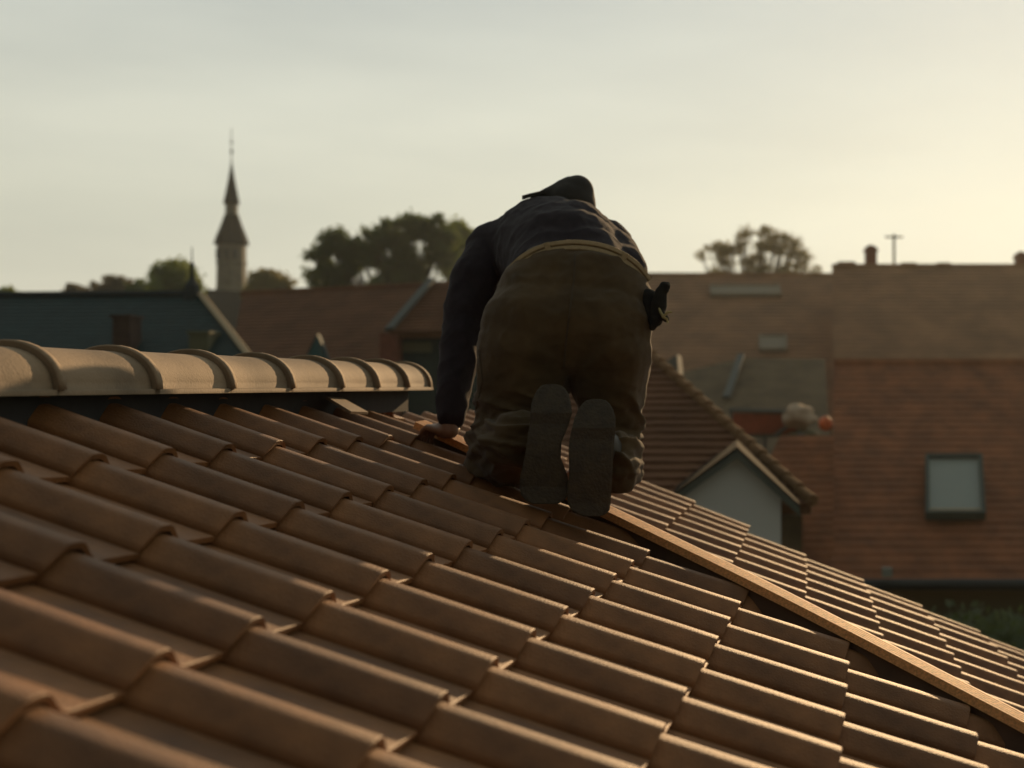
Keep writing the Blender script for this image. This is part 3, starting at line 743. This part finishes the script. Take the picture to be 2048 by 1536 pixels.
slab('wall', [c + Vector((-.3, .4, 0)), d + Vector((.05, .4, 0)), dn(d + Vector((.05, .4, 0))), dn(c + Vector((-.3, .4, 0)))], M_render, H, .3)
for x0, x1, y0 in ((1668, 1716, 524), (1795, 1838, 526), (1866, 1906, 526), (2130, 2180, 526)):
    A, B = P(x0, y0, 46), P(x1, 540, 46); bm = bmesh.new()
    prism(bm, [(A.x, 45.8, B.z), (A.x + .12, 45.8, A.z), (B.x - .12, 45.8, A.z), (B.x, 45.8, B.z)], (0, .5, 0)); o = into(from_bm('ridge_vent', bm, M_brown2), H)
for x0, x1, y0 in ((1732, 1754, 493), (2034, 2056, 506)):
    A, B = P(x0, y0, 46.4), P(x1, 545, 46.4); bm = bmesh.new()
    box(bm, (A.x, 46.4, B.z), (B.x, 46.9, A.z)); box(bm, (A.x - .04, 46.36, A.z - .16), (B.x + .04, 46.94, A.z - .08))
    lathe(bm, [(.11, A.z), (.10, A.z + .07)], ((A.x + B.x) / 2, 46.65, 0), 8)
    into(from_bm('chimney', bm, M_brick), H)
T = empty('aerial', P(1788, 536, 46), 'thin television aerial on the far ridge, between the chimney and the ridge bumps', 'aerial')
bar('mast', P(1788, 538, 46), P(1788, 468, 46), .045, M_wall2, T); bar('crossbar', P(1770, 474, 46), P(1806, 474, 46), .035, M_wall2, T)
for x in (1776, 1788, 1800): bar('rod', P(x, 474, 45.7), P(x, 474, 46.3), .02, M_wall2, T)

# --- grey-green roofs between
H = empty('grey_green_roofed_house', (1, 30, -7), 'low dull grey-green roofed house with a pale slanting verge, below the far brown roof', 'house')
a, b, c, d = P(1484, 716, 33), P(1650, 718, 33), P(1662, 930, 27), P(1410, 930, 27)
slab('roof', [a, b, c, d], M_olive_roof, H); slab('roof_return', [P(1330, 752, 33), a, d, P(1290, 930, 30)], M_olive_roof, H)
bm = bmesh.new(); prism(bm, [a + Vector((-.1, -.1, .1)), a + Vector((.06, -.1, .1)), d.lerp(a, .55) + Vector((.06, -.1, .1)), d.lerp(a, .55) + Vector((-.1, -.1, .1))], (0, .1, -.05)); into(from_bm('verge', bm, M_blue), H)
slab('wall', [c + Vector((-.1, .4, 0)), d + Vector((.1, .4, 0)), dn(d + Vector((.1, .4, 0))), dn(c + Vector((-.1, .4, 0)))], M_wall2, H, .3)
H = empty('pale_gabled_shed', P(1345, 800, 26), 'small pale blue-white gable peeking over the hip, right of the roofer', 'shed')
H.location.z = -7; bpy.context.view_layer.update()
A = [P(1316, 734, 26), P(1354, 708, 26), P(1362, 790, 26), P(1316, 790, 26)]
bm = bmesh.new(); prism(bm, A, (0, 2, 0)); into(from_bm('gable', bm, M_blue), H)
bm = bmesh.new(); box(bm, (A[3].x, 26, -7), (A[2].x, 28, A[3].z)); into(from_bm('wall', bm, M_blue), H)

# --- hipped house with the white dormer
H = empty('hipped_house', (-1, 15, -7), 'brown tiled hipped house with a small white-walled dormer gable', 'house')
Dr, De = 16.5, 13.2
a, b, c, d = P(1060, 702, Dr), P(1286, 702, Dr), P(1622, 1010, De), P(1000, 1010, De)
slab('roof', [a, b, c, d], M_brown, H, .1); courses('tiles', a, b, c, d, M_brown, H, 22, 40, .035, .012, 21)
slab('hip_slope', [b, c, P(1600, 1000, 20), P(1300, 702, 20)], M_brown, H, .1)
nh = 16
for k in range(nh):
    p, q = b.lerp(c, k / nh), b.lerp(c, (k + 1.12) / nh); bm = bmesh.new(); tube(bm, [p + Vector((0, 0, .03)), q + Vector((0, 0, .055))], [.056, .064], 8)
    into(from_bm('hip_tile', bm, M_plank if False else M_ridge_far), H)
Df = 12.6
apex, l, r_ = P(1472, 914, Df), P(1372, 985, Df), P(1562, 990, Df)
bm = bmesh.new(); prism(bm, [l, apex, r_, P(1562, 1150, Df), P(1372, 1150, Df)], (0, 1.2, 0)); into(from_bm('dormer_wall', bm, M_white), H)
for nm, p, q in (('rake_board', P(1474, 896, Df - .12), P(1345, 990, Df - .12)), ('rake_board', P(1474, 896, Df - .12), P(1600, 1012, Df - .12))):
    bm = bmesh.new(); prism(bm, [p, q, q + Vector((0, 0, -.09)), p + Vector((0, 0, -.09))], (0, .1, 0)); into(from_bm(nm, bm, M_frame), H)
    bm = bmesh.new(); prism(bm, [p + Vector((0, 0, .012)), q + Vector((0, 0, .012)), q + Vector((0, 0, -.02)), p + Vector((0, 0, -.02))], (0, 1.6, 0)); into(from_bm('dormer_roof', bm, M_slate2), H)
bm = bmesh.new(); A, B = P(1000, 1010, De + .3), P(1604, 1010, De + .3); box(bm, (A.x, De + .3, -7), (B.x, 20, A.z - .1)); into(from_bm('wall', bm, M_olive_roof), H)

# --- red roof with the skylight
H = empty('red_roofed_house', (6, 19, -7), 'red plain-tiled house at the right with one grey-framed roof window', 'house')
a, b, c, d = P(1668, 727, 22.0), P(2620, 727, 22.0), P(2800, 1158, 17.6), P(1662, 1158, 17.6)
slab('roof', [a, b, c, d], M_red, H); courses('tiles', a, b, c, d, M_red, H, 32, 60, .018, .008, 31)
bar('ridge', a, b, .08, M_red, H)
rise = (a.z - d.z) / (a.y - d.y)
skylight(1850, 922, 1970, 1040, on_slope(0, 1040, a, d) - .13, rise, H, 'roof_window', .05)
bm = bmesh.new(); tube(bm, [c + Vector((0, -.08, -.06)), d + Vector((0, -.08, -.06))], .07, 8); into(from_bm('gutter', bm, M_dark), H)
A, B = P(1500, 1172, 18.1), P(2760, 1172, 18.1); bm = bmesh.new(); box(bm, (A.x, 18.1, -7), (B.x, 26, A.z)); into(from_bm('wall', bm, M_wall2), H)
A = P(1775, 1146, 17.4); bm = bmesh.new(); box(bm, (A.x - .06, 17.4, A.z - .05), (A.x + .06, 17.5, A.z + .06)); o = into(from_bm('roof_vent', bm, M_glass), H)
# lean-to continuing left
a2, b2, c2, d2 = P(1560, 872, 19.6), P(1668, 872, 19.6), P(1668, 1158, 17.7), P(1430, 1158, 17.7)
slab('lean_to_roof', [a2, b2, c2, d2], M_red, H); courses('lean_to_tiles', a2, b2, c2, d2, M_red, H, 20, 13, .018, .008, 33)

# --- building-site bits: orange sheet on a platform
Dp = 21.0
T = empty('work_platform', P(1550, 900, Dp), 'small roof platform with an orange-red board and pale rail, seen past the hip', 'platform')
A, B = P(1466, 826, Dp), P(1600, 868, Dp)
bx('side_board', (A.x, Dp, B.z), (B.x, Dp + .05, A.z), M_rust, T)
bar('rail', P(1458, 820, Dp - .03), P(1606, 824, Dp - .03), .04, M_blue, T)
for x in (1462, 1530, 1604): bar('post', P(x, 820, Dp + .1), P(x, 960, Dp + .1), .03, M_blue, T)
bar('brace', P(1595, 838, Dp - .06), P(1548, 872, Dp - .06), .03, M_blue, T)
bx('deck', (A.x, Dp + .06, B.z - .05), (B.x + .3, Dp + 1.2, B.z), M_frame, T)
def lump(name, c, rx, ry, rz, m, label, cat, seed=0, am=.25):
    bm = bmesh.new(); bmesh.ops.create_icosphere(bm, subdivisions=3, radius=1)
    for v in bm.verts:
        k = 1 + am * noise.noise(v.co * 2.1 + Vector((seed, 0, 0))); v.co = Vector((v.co.x * rx * k, v.co.y * ry * k, v.co.z * rz * k)) + c
    o = from_bm(name, bm, m, smooth=True); return tag(o, label, cat)
lump('sand_bag', P(1598, 834, Dp - .3), .24, .2, .17, M_sack, 'beige sack slumped over the end of the orange platform', 'sack', 2, .5)
lump('bucket', P(1651, 847, Dp), .105, .105, .11, M_orange, 'bright orange round spot, a bucket right of the beige sack', 'bucket', 5, .1)
lump('rubble_sack', P(1610, 880, Dp - .3), .26, .2, .15, M_wall2, 'grey-green heap below the beige sack', 'sack', 9, .6)
lump('plastic_sheet', P(1602, 874, Dp - .5), .07, .06, .06, M_blue, 'little pale blue scrap on the grey-green heap', 'sheet', 12, .6)

# --- trees
def tree(label, x, ybase, D, blobs, n, leaf, m, seed=0, clump=0.33, group=None, name='tree', spread=.22):
    """blobs: ellipses (x, y, rx, ry) of the crown in survey pixels at distance D"""
    rn = random.Random(seed); s = D / 2800; base = P(x, ybase, D); base.z = -7
    T = empty(name, base, label, 'tree', group or 'trees on the skyline')
    bm = bmesh.new(); fine = .3 if len(blobs) > 20 else 1; top = min(b_[1] for b_ in blobs); zt = P(x, top, D).z
    hgt = zt + 7; tr = hgt * .025
    mid = base + Vector((0, 0, hgt * .45))
    tube(bm, [base, base + Vector((.1, 0, hgt * .25)), mid], [tr, tr * .8, tr * .6], 8)
    cents = []
    for (bx_, by_, rx, ry) in blobs:
        c = P(bx_, by_, D); c.y += rn.uniform(-1, 1) * rx * s * .6
        tube(bm, [mid + Vector((rn.uniform(-.1, .1), 0, rn.uniform(-.2, .1) * hgt)), mid.lerp(c, .55) + Vector((rn.uniform(-.3, .3), 0, .3)), c], [tr * .45 * fine, tr * .3 * fine, tr * .1 * fine], 6)
        cents.append((c, rx * s, ry * s))
        for _ in range(5 if len(blobs) < 20 else 1):
            e = c + Vector((rn.uniform(-1, 1) * rx * s, rn.uniform(-1, 1) * rx * s, rn.uniform(-.6, 1) * ry * s)) * .9
            tube(bm, [c.lerp(mid, .3), c.lerp(e, .5) + Vector((0, 0, .1)), e], [tr * .16 * fine, tr * .1 * fine, tr * .03 * fine], 5)
    into(from_bm('trunk', bm, M_bark), T)
    tot = sum(b_[1] * b_[2] for b_ in cents); verts, faces = [], []
    for c, rx, rz in cents:
        k = int(n * rx * rz / tot); nc = max(4, int(k * clump / 16))
        cl = []
        for _ in range(nc):
            a = rn.uniform(0, 2 * math.pi); ph = math.acos(rn.uniform(-1, 1)); rr = rn.uniform(.1, 1.12) ** .5
            cl.append(c + Vector((math.cos(a) * math.sin(ph) * rx, math.sin(a) * math.sin(ph) * rx, math.cos(ph) * rz)) * rr)
        for j in range(k):
            q = cl[j % nc]; cr = min(rx, rz) * spread
            p = q + Vector((rn.gauss(0, cr), rn.gauss(0, cr), rn.gauss(0, cr * .8)))
            u1 = Vector((rn.gauss(0, 1), rn.gauss(0, 1), rn.gauss(0, 1))).normalized(); u2 = u1.orthogonal().normalized(); L = leaf * rn.uniform(.6, 1.3)
            i = len(verts); verts += [tuple(p - u1 * L), tuple(p + u2 * L * .5), tuple(p + u1 * L), tuple(p - u2 * L * .5)]; faces.append((i, i + 1, i + 2, i + 3))
    me = bpy.data.meshes.new('crown'); me.from_pydata(verts, [], faces); into(link('crown', me, m), T)
    return T
tree('tree top at the far left edge, barely above the slate ridge', 22, 640, 95, [(20, 592, 24, 14), (40, 600, 14, 10)], 3000, .17, M_leafA, 1)
tree('brownish bushy tree, leftmost of the brown ones behind the slate ridge', 160, 640, 110, [(140, 588, 16, 22), (165, 590, 16, 20), (188, 588, 10, 24)], 3000, .15, M_leafC, 2)
tree('brownish rounded tree between the leftmost brown tree and the small green one', 232, 640, 108, [(225, 580, 20, 26), (246, 577, 16, 24)], 3400, .15, M_leafC, 3)
tree('small dark green tree, just left of the bright green tree near the steeple', 280, 640, 96, [(278, 585, 18, 20), (292, 592, 14, 14)], 3500, .16, M_leafB, 4)
tree('bright green round tree left of the church tower', 345, 640, 90, [(318, 548, 18, 18), (350, 556, 34, 28), (372, 572, 24, 26), (330, 580, 26, 20)], 9000, .14, M_leafA, 5, clump=.3, spread=.3)
tree('loose green-brown tree right of the church tower', 540, 640, 100, [(518, 564, 20, 22), (548, 558, 26, 18), (570, 572, 18, 18), (505, 585, 16, 16)], 4200, .14, M_leafC2, 6, clump=.3, spread=.3)
rb = random.Random(12)
big = [(648, 545, 34, 40), (690, 500, 30, 36), (735, 480, 34, 34), (700, 560, 50, 34), (800, 462, 46, 32), (850, 458, 44, 28), (770, 520, 50, 42), (845, 520, 44, 40), (890, 490, 34, 44), (640, 520, 22, 20), (800, 570, 60, 26), (668, 484, 12, 16)]
holes = [(717, 470, 8), (690, 452, 12), (636, 521, 9), (656, 517, 7), (677, 528, 8), (713, 521, 9), (738, 536, 9), (772, 502, 13), (812, 468, 10), (838, 484, 12), (850, 505, 8), (862, 545, 11), (874, 562, 9), (703, 566, 15), (722, 580, 10), (600, 520, 10)]
def inside(x_, y_, r_, gaps): return all(math.hypot(x_ - a_, y_ - b_) > r_ * .45 + c_ * .9 for a_, b_, c_ in gaps)
sub = []
for x_, y_, rx_, ry_ in big:
    for _ in range(16):
        a_ = rb.uniform(0, 6.28); q_ = rb.random() ** .5; r_ = rb.uniform(8, 15)
        X_, Y_ = x_ + math.cos(a_) * rx_ * q_ * .9, y_ + math.sin(a_) * ry_ * q_ * .9
        if inside(X_, Y_, r_, holes): sub.append((X_, Y_, r_, r_ * .85))
tree('large dark green tree behind the long brown roof, left of the roofer', 770, 640, 75, sub, 36000, .12, M_leafB, 7, clump=.5, spread=.62)
tree('tree partly hidden behind the roofer\'s left shoulder', 925, 640, 82, [(920, 490, 26, 42), (915, 545, 26, 40)], 9000, .14, M_leafA, 8)
sub = []
top_ = [(1398, 495), (1430, 478), (1462, 470), (1482, 458), (1500, 455), (1514, 437), (1530, 452), (1552, 462), (1592, 466), (1612, 478), (1618, 500), (1640, 540)]
while len(sub) < 120:
    X_ = rb.uniform(1400, 1638); Y_ = rb.uniform(438, 560)
    for (x0, y0), (x1, y1) in zip(top_, top_[1:]):
        if x0 <= X_ < x1: lim = y0 + (y1 - y0) * (X_ - x0) / (x1 - x0)
    if Y_ > lim + 6 and noise.noise(Vector((X_ * .045, Y_ * .055, 4.2))) > -.10 and (X_ > 1420 or Y_ < 530): r_ = rb.uniform(5, 9); sub.append((X_, Y_, r_, r_ * .85))
tree('lacy sunlit tree standing over the far brown roof, right of the roofer', 1510, 640, 80, sub, 8000, .10, M_leafC2, 9, clump=.5, spread=.85)
# shrub below the red roof's eave
def shrub(label, x, y, D, rx, rz, n, m, seed):
    rn = random.Random(seed); c = P(x, y, D); s = D / 2800
    T = empty('shrub', (c.x, c.y, -7), label, 'shrub')
    bm = bmesh.new()
    for k in range(5): tube(bm, [(c.x + k * .1 - .2, c.y, -7), (c.x + (k - 2) * .3, c.y, (c.z - 7) / 2), (c.x + (k - 2) * rx * s * .3, c.y, c.z)], [.05, .04, .01], 5)
    into(from_bm('stem', bm, M_bark), T); verts, faces = [], []
    for j in range(n):
        p = c + Vector((rn.gauss(0, .45) * rx * s, rn.gauss(0, .45) * rx * s, rn.gauss(0, .45) * rz * s)); u1 = Vector((rn.gauss(0, 1), rn.gauss(0, 1), rn.gauss(0, 1))).normalized(); u2 = u1.orthogonal(); L = .07
        i = len(verts); verts += [tuple(p - u1 * L), tuple(p + u2 * L * .5), tuple(p + u1 * L), tuple(p - u2 * L * .5)]; faces.append((i, i + 1, i + 2, i + 3))
    me = bpy.data.meshes.new('crown'); me.from_pydata(verts, [], faces); into(link('crown', me, m), T)
shrub('dark green shrub below the eave of the red roof, at the right edge', 2010, 1330, 15.5, 190, 75, 9000, M_leafB, 3)

# --- evening haze
bm = bmesh.new(); box(bm, (-220, -40, -8.5), (220, 230, 28.5))
hz = from_bm('haze', bm); tag(hz, kind='stuff')
m = bpy.data.materials.new('haze'); m.use_nodes = True; t = m.node_tree; t.nodes.clear()
o = N(t, 'ShaderNodeOutputMaterial'); pv = N(t, 'ShaderNodeVolumePrincipled')
pv.inputs['Color'].default_value = (.84, .92, .95, 1); pv.inputs['Density'].default_value = HAZE; pv.inputs['Anisotropy'].default_value = .68
t.links.new(pv.outputs[0], o.inputs['Volume']); hz.data.materials.append(m)
